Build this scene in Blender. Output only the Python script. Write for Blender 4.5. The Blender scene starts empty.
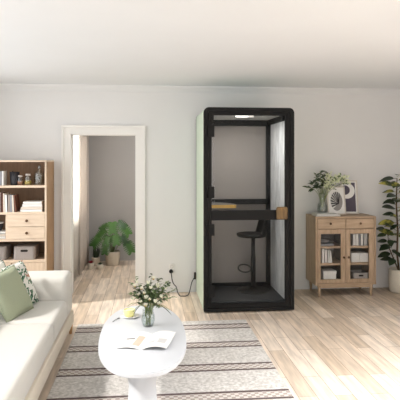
import bpy, bmesh, math, random
from mathutils import Vector, Matrix
R = random.Random(7)
col = bpy.context.scene.collection
PI = math.pi

# ------------------------------------------------------------------ materials
def new_mat(name):
    m = bpy.data.materials.new(name); m.use_nodes = True
    nt = m.node_tree; b = nt.nodes['Principled BSDF']
    return m, nt, b
def lin(c):
    return tuple(((x / 255) / 12.92 if x / 255 <= .04045 else ((x / 255 + .055) / 1.055) ** 2.4) for x in c) + (1,)
def plain(name, rgb, rough=.6, var=.06, scale=30, stretch=(1, 1, 1), metal=0, bump=0, sheen=0, coat=0, spec=None):
    m, nt, b = new_mat(name); N = nt.nodes; L = nt.links
    tc = N.new('ShaderNodeTexCoord'); mp = N.new('ShaderNodeMapping'); mp.inputs['Scale'].default_value = stretch
    nz = N.new('ShaderNodeTexNoise'); nz.inputs['Scale'].default_value = scale; nz.inputs['Detail'].default_value = 4
    L.new(tc.outputs['Object'], mp.inputs['Vector']); L.new(mp.outputs[0], nz.inputs['Vector'])
    mx = N.new('ShaderNodeMix'); mx.data_type = 'RGBA'
    c = lin(rgb)
    mx.inputs[6].default_value = tuple(x * (1 - var * 2) for x in c[:3]) + (1,)
    mx.inputs[7].default_value = tuple(min(1, x * (1 + var * 2)) for x in c[:3]) + (1,)
    L.new(nz.outputs['Fac'], mx.inputs[0]); L.new(mx.outputs[2], b.inputs['Base Color'])
    b.inputs['Roughness'].default_value = rough; b.inputs['Metallic'].default_value = metal
    if spec is not None: b.inputs['Specular IOR Level'].default_value = spec
    if sheen: b.inputs['Sheen Weight'].default_value = sheen
    if coat: b.inputs['Coat Weight'].default_value = coat
    if bump:
        bp = N.new('ShaderNodeBump'); bp.inputs['Strength'].default_value = bump; bp.inputs['Distance'].default_value = .004
        L.new(nz.outputs['Fac'], bp.inputs['Height']); L.new(bp.outputs[0], b.inputs['Normal'])
    return m
def glass(name, rgb=(255, 255, 255), alpha=.12, rough=.03):
    # thin clear pane: mostly see-through with a glossy skin
    m, nt, b = new_mat(name); N = nt.nodes; L = nt.links
    tr = N.new('ShaderNodeBsdfTransparent'); tr.inputs[0].default_value = lin(rgb)
    gl = N.new('ShaderNodeBsdfGlossy'); gl.inputs['Roughness'].default_value = rough
    lw = N.new('ShaderNodeLayerWeight'); lw.inputs[0].default_value = .5
    pw = N.new('ShaderNodeMath'); pw.operation = 'POWER'; pw.inputs[1].default_value = 4
    ma = N.new('ShaderNodeMath'); ma.operation = 'MULTIPLY_ADD'; ma.inputs[1].default_value = alpha * 6; ma.inputs[2].default_value = alpha
    mx = N.new('ShaderNodeMixShader'); out = N['Material Output']
    L.new(lw.outputs['Facing'], pw.inputs[0]); L.new(pw.outputs[0], ma.inputs[0]); ma.use_clamp = True
    L.new(ma.outputs[0], mx.inputs[0]); L.new(tr.outputs[0], mx.inputs[1]); L.new(gl.outputs[0], mx.inputs[2])
    L.new(mx.outputs[0], out.inputs[0])
    return m
def emit(name, rgb, strength):
    m, nt, b = new_mat(name)
    b.inputs['Emission Color'].default_value = lin(rgb); b.inputs['Emission Strength'].default_value = strength
    b.inputs['Base Color'].default_value = lin(rgb)
    return m
def wood(name, light, dark, axis='Z', rough=.5, scale=6):
    st = {'X': (.12, 1, 1), 'Y': (1, .12, 1), 'Z': (1, 1, .12)}[axis]
    m, nt, b = new_mat(name); N = nt.nodes; L = nt.links
    tc = N.new('ShaderNodeTexCoord'); mp = N.new('ShaderNodeMapping'); mp.inputs['Scale'].default_value = [s * scale for s in st]
    nz = N.new('ShaderNodeTexNoise'); nz.inputs['Scale'].default_value = 6; nz.inputs['Detail'].default_value = 6; nz.inputs['Roughness'].default_value = .65
    cr = N.new('ShaderNodeValToRGB'); cr.color_ramp.elements[0].position = .3; cr.color_ramp.elements[1].position = .7
    cr.color_ramp.elements[0].color = lin(dark); cr.color_ramp.elements[1].color = lin(light)
    L.new(tc.outputs['Object'], mp.inputs[0]); L.new(mp.outputs[0], nz.inputs['Vector']); L.new(nz.outputs['Fac'], cr.inputs[0])
    L.new(cr.outputs[0], b.inputs['Base Color']); b.inputs['Roughness'].default_value = rough
    return m

def floor_mat():
    m, nt, b = new_mat('oak_planks'); N = nt.nodes; L = nt.links
    tc = N.new('ShaderNodeTexCoord'); sp = N.new('ShaderNodeSeparateXYZ'); cb = N.new('ShaderNodeCombineXYZ')
    L.new(tc.outputs['Object'], sp.inputs[0]); L.new(sp.outputs[1], cb.inputs[0]); L.new(sp.outputs[0], cb.inputs[1])
    br = N.new('ShaderNodeTexBrick'); br.inputs['Scale'].default_value = 1
    br.inputs['Brick Width'].default_value = .95; br.inputs['Row Height'].default_value = .135; br.inputs['Mortar Size'].default_value = .0022
    br.inputs['Mortar Smooth'].default_value = .1; br.offset = .37; br.inputs['Bias'].default_value = -.1
    br.inputs['Color1'].default_value = (0, 0, 0, 1); br.inputs['Color2'].default_value = (1, 1, 1, 1); br.inputs['Mortar'].default_value = (.5, .5, .5, 1)
    L.new(cb.outputs[0], br.inputs['Vector'])
    ramp = N.new('ShaderNodeValToRGB'); e = ramp.color_ramp.elements
    e[0].position = 0; e[0].color = lin((200, 180, 158)); e[1].position = 1; e[1].color = lin((236, 221, 205))
    q = e.new(.5); q.color = lin((221, 203, 184))
    L.new(br.outputs['Color'], ramp.inputs[0])
    mp = N.new('ShaderNodeMapping'); mp.inputs['Scale'].default_value = (1, .1, 1); L.new(tc.outputs['Object'], mp.inputs[0])
    nz = N.new('ShaderNodeTexNoise'); nz.inputs['Scale'].default_value = 24; nz.inputs['Detail'].default_value = 6; L.new(mp.outputs[0], nz.inputs['Vector'])
    g = N.new('ShaderNodeMapRange'); g.inputs[1].default_value = .3; g.inputs[2].default_value = .7; g.inputs[3].default_value = .70; g.inputs[4].default_value = 1.14
    L.new(nz.outputs['Fac'], g.inputs[0])
    mul = N.new('ShaderNodeVectorMath'); mul.operation = 'SCALE'; L.new(ramp.outputs[0], mul.inputs[0]); L.new(g.outputs[0], mul.inputs['Scale'])
    mx = N.new('ShaderNodeMix'); mx.data_type = 'RGBA'; mx.inputs[7].default_value = lin((140, 116, 94))
    L.new(br.outputs['Fac'], mx.inputs[0]); L.new(mul.outputs[0], mx.inputs[6]); L.new(mx.outputs[2], b.inputs['Base Color'])
    b.inputs['Roughness'].default_value = .5
    return m
def rug_mat():
    # woven grey rug: plain field with double brown bands across it
    m, nt, b = new_mat('woven_rug'); N = nt.nodes; L = nt.links
    tc = N.new('ShaderNodeTexCoord'); sp = N.new('ShaderNodeSeparateXYZ'); L.new(tc.outputs['Object'], sp.inputs[0])
    nz = N.new('ShaderNodeTexNoise'); nz.inputs['Scale'].default_value = 45; nz.inputs['Detail'].default_value = 5; L.new(tc.outputs['Object'], nz.inputs['Vector'])
    base = N.new('ShaderNodeValToRGB'); base.color_ramp.elements[0].color = lin((176, 171, 165)); base.color_ramp.elements[1].color = lin((224, 220, 215))
    base.color_ramp.elements[0].position = .3; base.color_ramp.elements[1].position = .7
    L.new(nz.outputs['Fac'], base.inputs[0])
    md = N.new('ShaderNodeMath'); md.operation = 'PINGPONG'; md.inputs[1].default_value = .2725
    sh = N.new('ShaderNodeMath'); sh.operation = 'ADD'; sh.inputs[1].default_value = .13; L.new(sp.outputs[1], sh.inputs[0]); L.new(sh.outputs[0], md.inputs[0])                               # distance to the centre of the closest band
    def band(lo, hi):
        a = N.new('ShaderNodeMath'); a.operation = 'GREATER_THAN'; a.inputs[1].default_value = lo; L.new(md.outputs[0], a.inputs[0])
        c = N.new('ShaderNodeMath'); c.operation = 'LESS_THAN'; c.inputs[1].default_value = hi; L.new(md.outputs[0], c.inputs[0])
        d = N.new('ShaderNodeMath'); d.operation = 'MULTIPLY'; L.new(a.outputs[0], d.inputs[0]); L.new(c.outputs[0], d.inputs[1]); return d
    line = band(.05, .08); mid = band(-1, .05)
    ck = N.new('ShaderNodeTexChecker'); ck.inputs['Scale'].default_value = 34
    ck.inputs['Color1'].default_value = lin((206, 199, 192)); ck.inputs['Color2'].default_value = lin((164, 152, 144)); L.new(tc.outputs['Object'], ck.inputs['Vector'])
    m1 = N.new('ShaderNodeMix'); m1.data_type = 'RGBA'; L.new(mid.outputs[0], m1.inputs[0]); L.new(base.outputs[0], m1.inputs[6]); L.new(ck.outputs[0], m1.inputs[7])
    m2 = N.new('ShaderNodeMix'); m2.data_type = 'RGBA'; m2.inputs[7].default_value = lin((92, 76, 74)); L.new(line.outputs[0], m2.inputs[0]); L.new(m1.outputs[2], m2.inputs[6])
    L.new(m2.outputs[2], b.inputs['Base Color']); b.inputs['Roughness'].default_value = .95
    bp = N.new('ShaderNodeBump'); bp.inputs['Strength'].default_value = .4; bp.inputs['Distance'].default_value = .004; L.new(nz.outputs['Fac'], bp.inputs['Height']); L.new(bp.outputs[0], b.inputs['Normal'])
    return m
def leaf_print_mat():
    # off-white linen printed with green fronds and a little rust red
    m, nt, b = new_mat('leaf_print_linen'); N = nt.nodes; L = nt.links
    tc = N.new('ShaderNodeTexCoord')
    wv = N.new('ShaderNodeTexWave'); wv.inputs['Scale'].default_value = 14; wv.inputs['Distortion'].default_value = 9; wv.inputs['Detail'].default_value = 2; wv.inputs['Detail Scale'].default_value = 1.2
    nz = N.new('ShaderNodeTexNoise'); nz.inputs['Scale'].default_value = 8; nz.inputs['Detail'].default_value = 2
    L.new(tc.outputs['Object'], wv.inputs['Vector']); L.new(tc.outputs['Object'], nz.inputs['Vector'])
    r1 = N.new('ShaderNodeValToRGB'); r1.color_ramp.interpolation = 'CONSTANT'
    e = r1.color_ramp.elements; e[0].color = (0, 0, 0, 1); e[1].position = .3; e[1].color = (1, 1, 1, 1); L.new(wv.outputs['Fac'], r1.inputs[0])
    r2 = N.new('ShaderNodeValToRGB'); r2.color_ramp.interpolation = 'CONSTANT'
    e = r2.color_ramp.elements; e[0].color = lin((228, 226, 218)); e[1].position = .46; e[1].color = lin((88, 124, 96))
    for p, c in ((.52, (52, 84, 66)), (.58, (112, 148, 116)), (.64, (186, 132, 112))): q = e.new(p); q.color = lin(c)
    L.new(nz.outputs['Fac'], r2.inputs[0])
    mx = N.new('ShaderNodeMix'); mx.data_type = 'RGBA'; mx.inputs[6].default_value = lin((228, 226, 218)); L.new(r1.outputs[0], mx.inputs[0]); L.new(r2.outputs[0], mx.inputs[7])
    L.new(mx.outputs[2], b.inputs['Base Color']); b.inputs['Roughness'].default_value = .9
    return m
def sheer_mat(name, rgb, transp, trans):
    m, nt, b = new_mat(name); N = nt.nodes; L = nt.links; out = N['Material Output']
    df = N.new('ShaderNodeBsdfDiffuse'); df.inputs[0].default_value = lin(rgb)
    tl = N.new('ShaderNodeBsdfTranslucent'); tl.inputs[0].default_value = lin(rgb)
    tp = N.new('ShaderNodeBsdfTransparent')
    a = N.new('ShaderNodeMixShader'); a.inputs[0].default_value = trans; L.new(df.outputs[0], a.inputs[1]); L.new(tl.outputs[0], a.inputs[2])
    c = N.new('ShaderNodeMixShader'); c.inputs[0].default_value = transp; L.new(a.outputs[0], c.inputs[1]); L.new(tp.outputs[0], c.inputs[2])
    L.new(c.outputs[0], out.inputs[0]); return m

def leafy():
    m, nt, b = new_mat('monstera_green'); N = nt.nodes; L = nt.links
    oi = N.new('ShaderNodeObjectInfo'); tc = N.new('ShaderNodeTexCoord'); nz = N.new('ShaderNodeTexNoise'); nz.inputs['Scale'].default_value = 12
    L.new(tc.outputs['Object'], nz.inputs['Vector'])
    ad = N.new('ShaderNodeMath'); ad.operation = 'MULTIPLY_ADD'; ad.inputs[1].default_value = .5; L.new(nz.outputs['Fac'], ad.inputs[0]); L.new(oi.outputs['Random'], ad.inputs[2])
    cr = N.new('ShaderNodeValToRGB'); e = cr.color_ramp.elements; e[0].position = .2; e[0].color = lin((30, 62, 28)); e[1].position = 1; e[1].color = lin((84, 132, 58))
    L.new(ad.outputs[0], cr.inputs[0]); L.new(cr.outputs[0], b.inputs['Base Color']); b.inputs['Roughness'].default_value = .4; b.inputs['Coat Weight'].default_value = .25; return m

def variegated():
    m, nt, b = new_mat('variegated_leaf'); N = nt.nodes; L = nt.links
    tc = N.new('ShaderNodeTexCoord'); nz = N.new('ShaderNodeTexNoise'); nz.inputs['Scale'].default_value = 14; nz.inputs['Detail'].default_value = 2
    cr = N.new('ShaderNodeValToRGB'); e = cr.color_ramp.elements; e[0].position = .42; e[0].color = lin((58, 76, 34)); e[1].position = .58; e[1].color = lin((186, 178, 78))
    L.new(tc.outputs['Object'], nz.inputs['Vector']); L.new(nz.outputs['Fac'], cr.inputs[0]); L.new(cr.outputs[0], b.inputs['Base Color'])
    b.inputs['Roughness'].default_value = .45; return m

M = dict(
    wall=plain('white_wall_paint', (229, 228, 227), .85, .012, 3),
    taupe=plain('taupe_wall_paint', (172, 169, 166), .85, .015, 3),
    ceil=plain('ceiling_paint', (230, 232, 234), .9, .01, 2),
    trim=plain('white_trim_paint', (238, 236, 232), .45, .01, 4),
    crown=plain('crown_paint', (226, 226, 226), .7, .01, 4),
    black=plain('black_powder_coat', (17, 16, 16), .55, .03, 60, spec=.25),
    black2=plain('black_seal', (17, 17, 17), .7, .05, 40),
    green=plain('pale_green_paint', (216, 231, 210), .5, .02, 8),
    edge=plain('grey_edge_trim', (150, 156, 148), .5, .03, 20),
    felt=plain('marled_white_felt', (228, 228, 227), .95, .3, 15, (1, 1, .3), bump=.5),
    grayback=plain('warm_grey_backing', (154, 147, 142), .95, .03, 60),
    carpet=plain('charcoal_carpet', (62, 62, 63), .95, .1, 160, bump=.4),
    boothceil=plain('booth_ceiling_grey', (176, 175, 172), .8, .03, 30),
    led=emit('booth_lamp_glow', (255, 252, 244), 1.6),
    plate=plain('white_enamel', (236, 236, 234), .4, .01, 20),
    ply=wood('golden_plywood', (226, 186, 104), (206, 162, 82), 'X', .45),
    desktop=plain('grey_laminate', (118, 114, 110), .45, .03, 40),
    handle=wood('walnut_handle', (146, 114, 68), (92, 68, 38), 'Z', .45, 9),
    seatblk=plain('black_stool_shell', (20, 19, 18), .55, .05, 40),
    oak=wood('light_oak', (224, 204, 182), (206, 183, 158), 'X', .5),
    oakv=wood('light_oak_upright', (224, 204, 182), (206, 183, 158), 'Z', .5),
    oakshade=wood('shaded_back_oak', (172, 140, 112), (150, 120, 94), 'Z', .6),  # back panel oak darkened, shade inside the shelves put into the colour
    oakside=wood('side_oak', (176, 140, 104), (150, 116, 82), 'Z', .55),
    cab=wood('grey_brown_oak', (198, 172, 145), (164, 138, 111), 'X', .5),
    cabv=wood('grey_brown_oak_upright', (197, 171, 144), (162, 136, 109), 'Z', .5),
    cabin=plain('cabinet_inner_grey', (120, 112, 106), .8, .04, 20),
    brass=plain('dark_bronze', (92, 66, 46), .4, .05, 40, metal=.7),
    white=plain('white_card', (236, 234, 230), .7, .015, 20),
    paper=plain('white_paper', (240, 238, 234), .8, .01, 30),
    page=plain('page_block', (225, 219, 208), .85, .05, 90, (1, 1, 8)),
    cream=plain('cream_cover', (228, 216, 202), .7, .02, 20),
    taupecover=plain('taupe_cover', (172, 158, 150), .7, .02, 20),
    greycover=plain('grey_cover', (160, 162, 168), .7, .03, 20),
    rust=plain('rust_brown_cover', (112, 70, 52), .7, .04, 20),
    dark=plain('dark_ceramic', (42, 42, 48), .45, .06, 30),
    felt_box=plain('speckled_grey_felt', (156, 148, 143), .95, .22, 220, bump=.5),
    hole=plain('dark_slot', (28, 24, 22), .9, .05, 30),
    sofa=plain('ivory_upholstery', (206, 203, 196), .9, .02, 90, sheen=.2, bump=.1),
    sofabase=plain('ivory_sofa_base', (216, 206, 190), .8, .02, 60),
    legwood=wood('honey_leg', (206, 160, 108), (184, 138, 88), 'Z', .5),
    greenpil=plain('sage_linen', (160, 167, 142), .9, .04, 120, bump=.2),
    pattern=leaf_print_mat(),
    table=plain('white_lacquer', (206, 208, 212), .35, .008, 10),
    clear=glass('clear_glass', (248, 250, 250), .10),
    pane=glass('door_glass', (248, 249, 249), .006),
    cabpane=glass('cabinet_glass', (250, 250, 250), .01),
    water=glass('water', (246, 250, 248), .02),
    amber=plain('yellow_preserve', (190, 168, 70), .4, .12, 60),
    rosy=plain('rosy_preserve', (170, 112, 84), .5, .15, 80),
    lid=plain('pale_lid', (206, 198, 192), .4, .03, 40),
    lemon=plain('pale_yellow_glaze', (238, 232, 160), .35, .02, 20),
    porcelain=plain('porcelain', (240, 238, 232), .25, .01, 20, coat=.3),
    steel=plain('brushed_steel', (150, 150, 150), .35, .04, 50, metal=.9),
    leafg=plain('eucalyptus_green', (110, 130, 88), .55, .2, 60),
    leafd=plain('deep_leaf_green', (58, 76, 48), .5, .2, 50),
    petal=plain('white_petal', (240, 238, 222), .8, .02, 60),
    petal2=plain('cream_green_petal', (228, 232, 196), .8, .08, 90),
    core=plain('ochre_centre', (190, 150, 60), .8, .1, 80),
    stem=plain('green_stem', (126, 138, 84), .7, .1, 40),
    monst=leafy(),
    rubg=plain('rubber_leaf_green', (34, 52, 26), .4, .2, 30, coat=.2),
    ruby=variegated(),
    trunk=plain('brown_bark', (92, 74, 54), .8, .15, 40),
    pot=plain('ivory_stoneware', (214, 206, 190), .7, .04, 20, bump=.15),
    potclay=plain('beige_stoneware', (198, 186, 168), .75, .05, 24, bump=.15),
    soil=plain('potting_soil', (60, 46, 36), .95, .25, 120, bump=.5),
    pink=plain('crimson_succulent', (150, 52, 62), .6, .2, 50),
    succ=plain('grey_green_succulent', (92, 108, 84), .6, .2, 50),
    art_w=plain('art_paper', (238, 236, 232), .8, .01, 20),
    art_k=plain('art_black', (44, 42, 44), .8, .03, 20),
    art_g=plain('art_grey', (150, 146, 144), .8, .04, 20),
    art_p=plain('art_dusk_purple', (92, 84, 96), .8, .05, 20),
    framew=plain('pale_frame_wood', (216, 208, 198), .5, .03, 40),
    basket=plain('grey_basket', (172, 166, 162), .9, .2, 120, (1, 1, 3), bump=.5),
    print_p=plain('peach_print', (222, 188, 170), .8, .06, 20),
    print_g=plain('grey_print', (150, 148, 146), .8, .1, 60),
    print_l=plain('pale_grey_print', (206, 204, 202), .8, .06, 30),
    rug=rug_mat(), floor=floor_mat(),
    drape=sheer_mat('beige_drape', (212, 203, 194), .0, .25),
    sheer=sheer_mat('white_sheer', (236, 232, 226), .08, .55),
    outglow=emit('overcast_sky', (255, 252, 248), 5.0),
)

# ------------------------------------------------------------------ mesh builder
class MB:
    def __init__(s): s.b = bmesh.new()
    def _x(s, vs, rot=None, loc=None):
        if rot is not None: bmesh.ops.transform(s.b, matrix=rot.to_4x4(), verts=vs)
        if loc is not None: bmesh.ops.translate(s.b, vec=loc, verts=vs)
    def box(s, x0, x1, y0, y1, z0, z1, bev=0, seg=2, rot=None, loc=None):
        t = bmesh.new()
        bmesh.ops.create_cube(t, size=1)
        bmesh.ops.scale(t, vec=(x1 - x0, y1 - y0, z1 - z0), verts=t.verts)
        bmesh.ops.translate(t, vec=((x0 + x1) / 2, (y0 + y1) / 2, (z0 + z1) / 2), verts=t.verts)
        if bev: bmesh.ops.bevel(t, geom=list(t.edges), offset=bev, segments=seg, affect='EDGES', profile=.5)
        return s.merge(t, rot, loc)
    def merge(s, t, rot=None, loc=None, smooth=False):
        if smooth:
            for f in t.faces: f.smooth = True
        if rot is not None: bmesh.ops.transform(t, matrix=rot.to_4x4(), verts=t.verts)
        if loc is not None: bmesh.ops.translate(t, vec=loc, verts=t.verts)
        mp = {v: s.b.verts.new(v.co) for v in t.verts}
        for f in t.faces:
            try: nf = s.b.faces.new([mp[v] for v in f.verts]); nf.smooth = f.smooth
            except ValueError: pass
        t.free(); return s
    def lathe(s, prof, n=28, loc=(0, 0, 0), rot=None, sx=1, sy=1):
        t = bmesh.new(); rings = []
        for r, z in prof:
            if r < 1e-6: rings.append([t.verts.new((0, 0, z))])
            else: rings.append([t.verts.new((r * sx * math.cos(2 * PI * i / n), r * sy * math.sin(2 * PI * i / n), z)) for i in range(n)])
        for a, c in zip(rings, rings[1:]):
            for i in range(n):
                j = (i + 1) % n
                if len(a) == 1 and len(c) == 1: break
                if len(a) == 1: f = [a[0], c[j], c[i]]
                elif len(c) == 1: f = [a[i], a[j], c[0]]
                else: f = [a[i], a[j], c[j], c[i]]
                t.faces.new(f)
        return s.merge(t, rot, loc, True)
    def tube(s, pts, rad, n=8, caps=True):
        pts = [Vector(p) for p in pts]; rr = rad if isinstance(rad, (list, tuple)) else [rad] * len(pts)
        t = bmesh.new(); rings = []; up = Vector((0, 0, 1))
        d0 = (pts[1] - pts[0]).normalized()
        nrm = d0.orthogonal().normalized()
        for i, p in enumerate(pts):
            d = (pts[min(i + 1, len(pts) - 1)] - pts[max(i - 1, 0)]).normalized()
            nrm = (nrm - d * nrm.dot(d)); nrm = nrm.normalized() if nrm.length > 1e-5 else d.orthogonal().normalized()
            bi = d.cross(nrm)
            rings.append([t.verts.new(p + (nrm * math.cos(2 * PI * k / n) + bi * math.sin(2 * PI * k / n)) * rr[i]) for k in range(n)])
        for a, c in zip(rings, rings[1:]):
            for k in range(n): t.faces.new([a[k], a[(k + 1) % n], c[(k + 1) % n], c[k]])
        if caps: t.faces.new(rings[0][::-1]); t.faces.new(rings[-1])
        return s.merge(t, None, None, True)
    def prism(s, outline, h0, h1, axis='Z', loc=None, rot=None, bev=0):
        t = bmesh.new()
        def mk(a, c, h): return {'Z': (a, c, h), 'Y': (a, h, c), 'X': (h, a, c)}[axis]
        A = [t.verts.new(mk(a, c, h0)) for a, c in outline]; B = [t.verts.new(mk(a, c, h1)) for a, c in outline]
        n = len(A); t.faces.new(A[::-1]); t.faces.new(B)
        for i in range(n): t.faces.new([A[i], A[(i + 1) % n], B[(i + 1) % n], B[i]])
        bmesh.ops.recalc_face_normals(t, faces=t.faces)
        if bev: bmesh.ops.bevel(t, geom=[e for e in t.edges if len(e.link_faces) == 2 and e.calc_face_angle(0) > .7], offset=bev, segments=2, affect='EDGES')
        return s.merge(t, rot, loc)
    def ring(s, outer, inner, h0, h1, axis='Y'):
        # frame between two outlines of equal point count, extruded along an axis
        t = bmesh.new()
        def mk(a, c, h): return {'Z': (a, c, h), 'Y': (a, h, c), 'X': (h, a, c)}[axis]
        L = [[t.verts.new(mk(a, c, h)) for a, c in o] for o, h in ((outer, h0), (inner, h0), (inner, h1), (outer, h1))]
        n = len(outer)
        for q in range(4):
            a, c = L[q], L[(q + 1) % 4]
            for i in range(n): t.faces.new([a[i], a[(i + 1) % n], c[(i + 1) % n], c[i]])
        bmesh.ops.recalc_face_normals(t, faces=t.faces)
        return s.merge(t)
    def leaf(s, base, d, up, ln, w, bend=.25, fold=.15, n=6, tip=1.0):
        # one pointed leaf: base point, direction, facing, length, half width
        d = Vector(d).normalized(); up = Vector(up); up = (up - d * up.dot(d)); up = up.normalized() if up.length > 1e-4 else d.orthogonal().normalized()
        side = d.cross(up); base = Vector(base); t = bmesh.new(); prev = None
        for i in range(n + 1):
            u = i / n; ww = w * (math.sin(PI * min(1, u ** .8)) ** .8 if 0 < u < 1 else .03)
            c = base + d * ln * u - up * (bend * ln * u * u)
            row = [t.verts.new(c - side * ww + up * fold * ww), t.verts.new(c), t.verts.new(c + side * ww + up * fold * ww)]
            if prev:
                for k in (0, 1): t.faces.new([prev[k], prev[k + 1], row[k + 1], row[k]])
            prev = row
        return s.merge(t, None, None, True)
    def ball(s, c, r, sub=1, sz=1):
        t = bmesh.new(); bmesh.ops.create_icosphere(t, subdivisions=sub, radius=r)
        bmesh.ops.scale(t, vec=(1, 1, sz), verts=t.verts)
        return s.merge(t, None, c, True)
    def build(s, name, m, parent=None, loc=None, solid=0, subsurf=0):
        bmesh.ops.recalc_face_normals(s.b, faces=s.b.faces) if not solid else None
        me = bpy.data.meshes.new(name); s.b.to_mesh(me); s.b.free()
        mats = m if isinstance(m, (list, tuple)) else [m]
        for q in mats: me.materials.append(q)
        o = bpy.data.objects.new(name, me); col.objects.link(o)
        if parent: o.parent = parent
        if loc is not None: o.location = loc
        if solid:
            k = o.modifiers.new('thickness', 'SOLIDIFY'); k.thickness = solid; k.offset = 0
        if subsurf:
            k = o.modifiers.new('smooth', 'SUBSURF'); k.levels = subsurf; k.render_levels = subsurf
        return o
def tag(o, label, cat, group=None, kind=None):
    o['label'] = label; o['category'] = cat
    if group: o['group'] = group
    if kind: o['kind'] = kind
    return o
def thing(name, label, cat, loc, rz=0, group=None):
    o = bpy.data.objects.new(name, None); col.objects.link(o); o.location = loc; o.rotation_euler.z = rz
    o.empty_display_size = .1
    return tag(o, label, cat, group)
def struct(name, mb, m, loc=None):
    o = mb.build(name, m, loc=loc); o['kind'] = 'structure'; return o
def rrect(x0, x1, z0, z1, r, n=6):
    out = []
    for cx, cz, a0 in ((x1 - r, z0 + r, -PI / 2), (x1 - r, z1 - r, 0), (x0 + r, z1 - r, PI / 2), (x0 + r, z0 + r, PI)):
        for i in range(n + 1):
            a = a0 + PI / 2 * i / n; out.append((cx + r * math.cos(a), cz + r * math.sin(a)))
    return out
def arch(x0, x1, z0, z1, r, n=6):
    # rounded on top, square at the floor
    return [(x1, z0)] + rrect(x0, x1, z0, z1, r, n)[n + 1:3 * (n + 1)] + [(x0, z0)]
def rotz(a): return Matrix.Rotation(a, 3, 'Z')

# ------------------------------------------------------------------ room shell
XL, XR, YF, HC = -2.10, 3.45, -9.6, 2.67
WT = .14
FX0, FX1, FY1 = -1.10, 1.6, 2.34            # the room beyond the doorway
struct('floor', MB().box(XL - .3, XR + .3, YF - .3, FY1 + .3, -.06, 0), M['floor'])
struct('ceiling', MB().box(XL - .3, XR + .3, YF - .3, FY1 + .3, HC, HC + .1), M['ceil'])
DX0, DX1, DZ = -.975, -.147, 2.045          # doorway
b = MB()
b.box(XL - .15, DX0, 0, WT, 0, HC); b.box(DX1, XR + .15, 0, WT, 0, HC); b.box(DX0, DX1, 0, WT, DZ, HC)
struct('wall_back', b, M['wall'])
WY0, WY1, WZ0, WZ1 = -6.3, -.60, .35, 2.5   # tall glazing in the wall beside the sofa
b = MB()
b.box(XL - .15, XL, YF - .15, WY0, 0, HC); b.box(XL - .15, XL, WY1, 0, 0, HC)
b.box(XL - .15, XL, WY0, WY1, 0, WZ0); b.box(XL - .15, XL, WY0, WY1, WZ1, HC)
struct('wall_left', b, M['wall'])
struct('wall_right', MB().box(XR, XR + .15, YF - .15, 0, 0, HC), M['wall'])
b = MB(); VX0, VX1 = -1.9, 1.9  # unseen window opening added behind the camera for fill
b.box(XL - .15, VX0, YF - .15, YF, 0, HC); b.box(VX1, XR + .15, YF - .15, YF, 0, HC)
b.box(VX0, VX1, YF - .15, YF, 0, .5); b.box(VX0, VX1, YF - .15, YF, 2.4, HC)
struct('wall_front', b, M['wall'])
b = MB()
for y in (WY0, WY1 - .05): b.box(XL - .12, XL - .06, y, y + .05, WZ0, WZ1)
for z in (WZ0, WZ1 - .05): b.box(XL - .12, XL - .06, WY0, WY1, z, z + .05)
struct('window_1', b, M['trim'])
b = MB()
for x in (VX0, VX1 - .05): b.box(x, x + .05, YF - .12, YF - .06, .5, 2.4)
for z in (.5, 2.35): b.box(VX0, VX1, YF - .12, YF - .06, z, z + .05)
struct('added_window', b, M['trim'])  # frame of the added, unseen fill window
# far room walls, its window on the curtain side
struct('wall_far', MB().box(FX0 - .15, FX1 + .15, FY1, FY1 + .15, 0, HC), M['taupe'])
QY0, QY1, QZ0, QZ1 = .30, 2.0, .88, 2.45
b = MB()
b.box(FX0 - .15, FX0, WT, QY0, 0, HC); b.box(FX0 - .15, FX0, QY1, FY1, 0, HC)
b.box(FX0 - .15, FX0, QY0, QY1, 0, QZ0); b.box(FX0 - .15, FX0, QY0, QY1, QZ1, HC)
struct('wall_far_left', b, M['taupe'])
struct('wall_far_right', MB().box(FX1, FX1 + .15, WT, FY1, 0, HC), M['taupe'])
b = MB()
for y in (QY0, QY1 - .04): b.box(FX0 - .1, FX0 - .04, y, y + .04, QZ0, QZ1)
for z in (QZ0, QZ1 - .04): b.box(FX0 - .1, FX0 - .04, QY0, QY1, z, z + .04)
w3 = struct('window_3', b, M['trim'])
MB().box(FX0 - .072, FX0 - .068, QY0 + .04, QY1 - .04, QZ0 + .04, QZ1 - .04).build('glass_pane', M['pane'], w3)
# crown moulding along the back wall and the side walls
prof = [(0, 0), (0, -.085), (.012, -.085), (.016, -.07), (.034, -.045), (.06, -.02), (.064, 0)]
b = MB(); b.prism([(-y, HC + z) for y, z in prof], XL, XR, 'X'); struct('trim_1', b, M['crown'])
b = MB(); b.prism([(XL + y, HC + z) for y, z in prof], YF, 0, 'Y'); struct('trim_2', b, M['crown'])
b = MB(); b.prism([(XR - y, HC + z) for y, z in prof], YF, 0, 'Y'); struct('trim_3', b, M['crown'])
# door casing with a stepped profile, and the jamb lining
def casing(o, i, top_o, top_i, y0, y1):
    b = MB()
    b.box(DX0 - o, DX0 - i, y0, y1, 0, DZ + top_o); b.box(DX1 + i, DX1 + o, y0, y1, 0, DZ + top_o)
    b.box(DX0 - i, DX1 + i, y0, y1, DZ + top_i, DZ + top_o)
    return b
b = casing(.105, .0, .105, .0, -.018, 0)
q0, q1 = DX0 - .112, DX1 + .112
b.prism([(q0, 0), (q0, DZ + .112), (q1, DZ + .112), (q1, 0), (q1 - .027, 0), (q1 - .027, DZ + .085), (q0 + .027, DZ + .085), (q0 + .027, 0)], -.040, 0, 'Y')
struct('trim_4', b, M['trim'])
b = MB(); b.box(DX0, DX0 + .012, 0, WT + .02, 0, DZ); b.box(DX1 - .012, DX1, 0, WT + .02, 0, DZ); b.box(DX0, DX1, 0, WT + .02, DZ - .012, DZ)
struct('trim_5', b, M['trim'])

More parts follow.
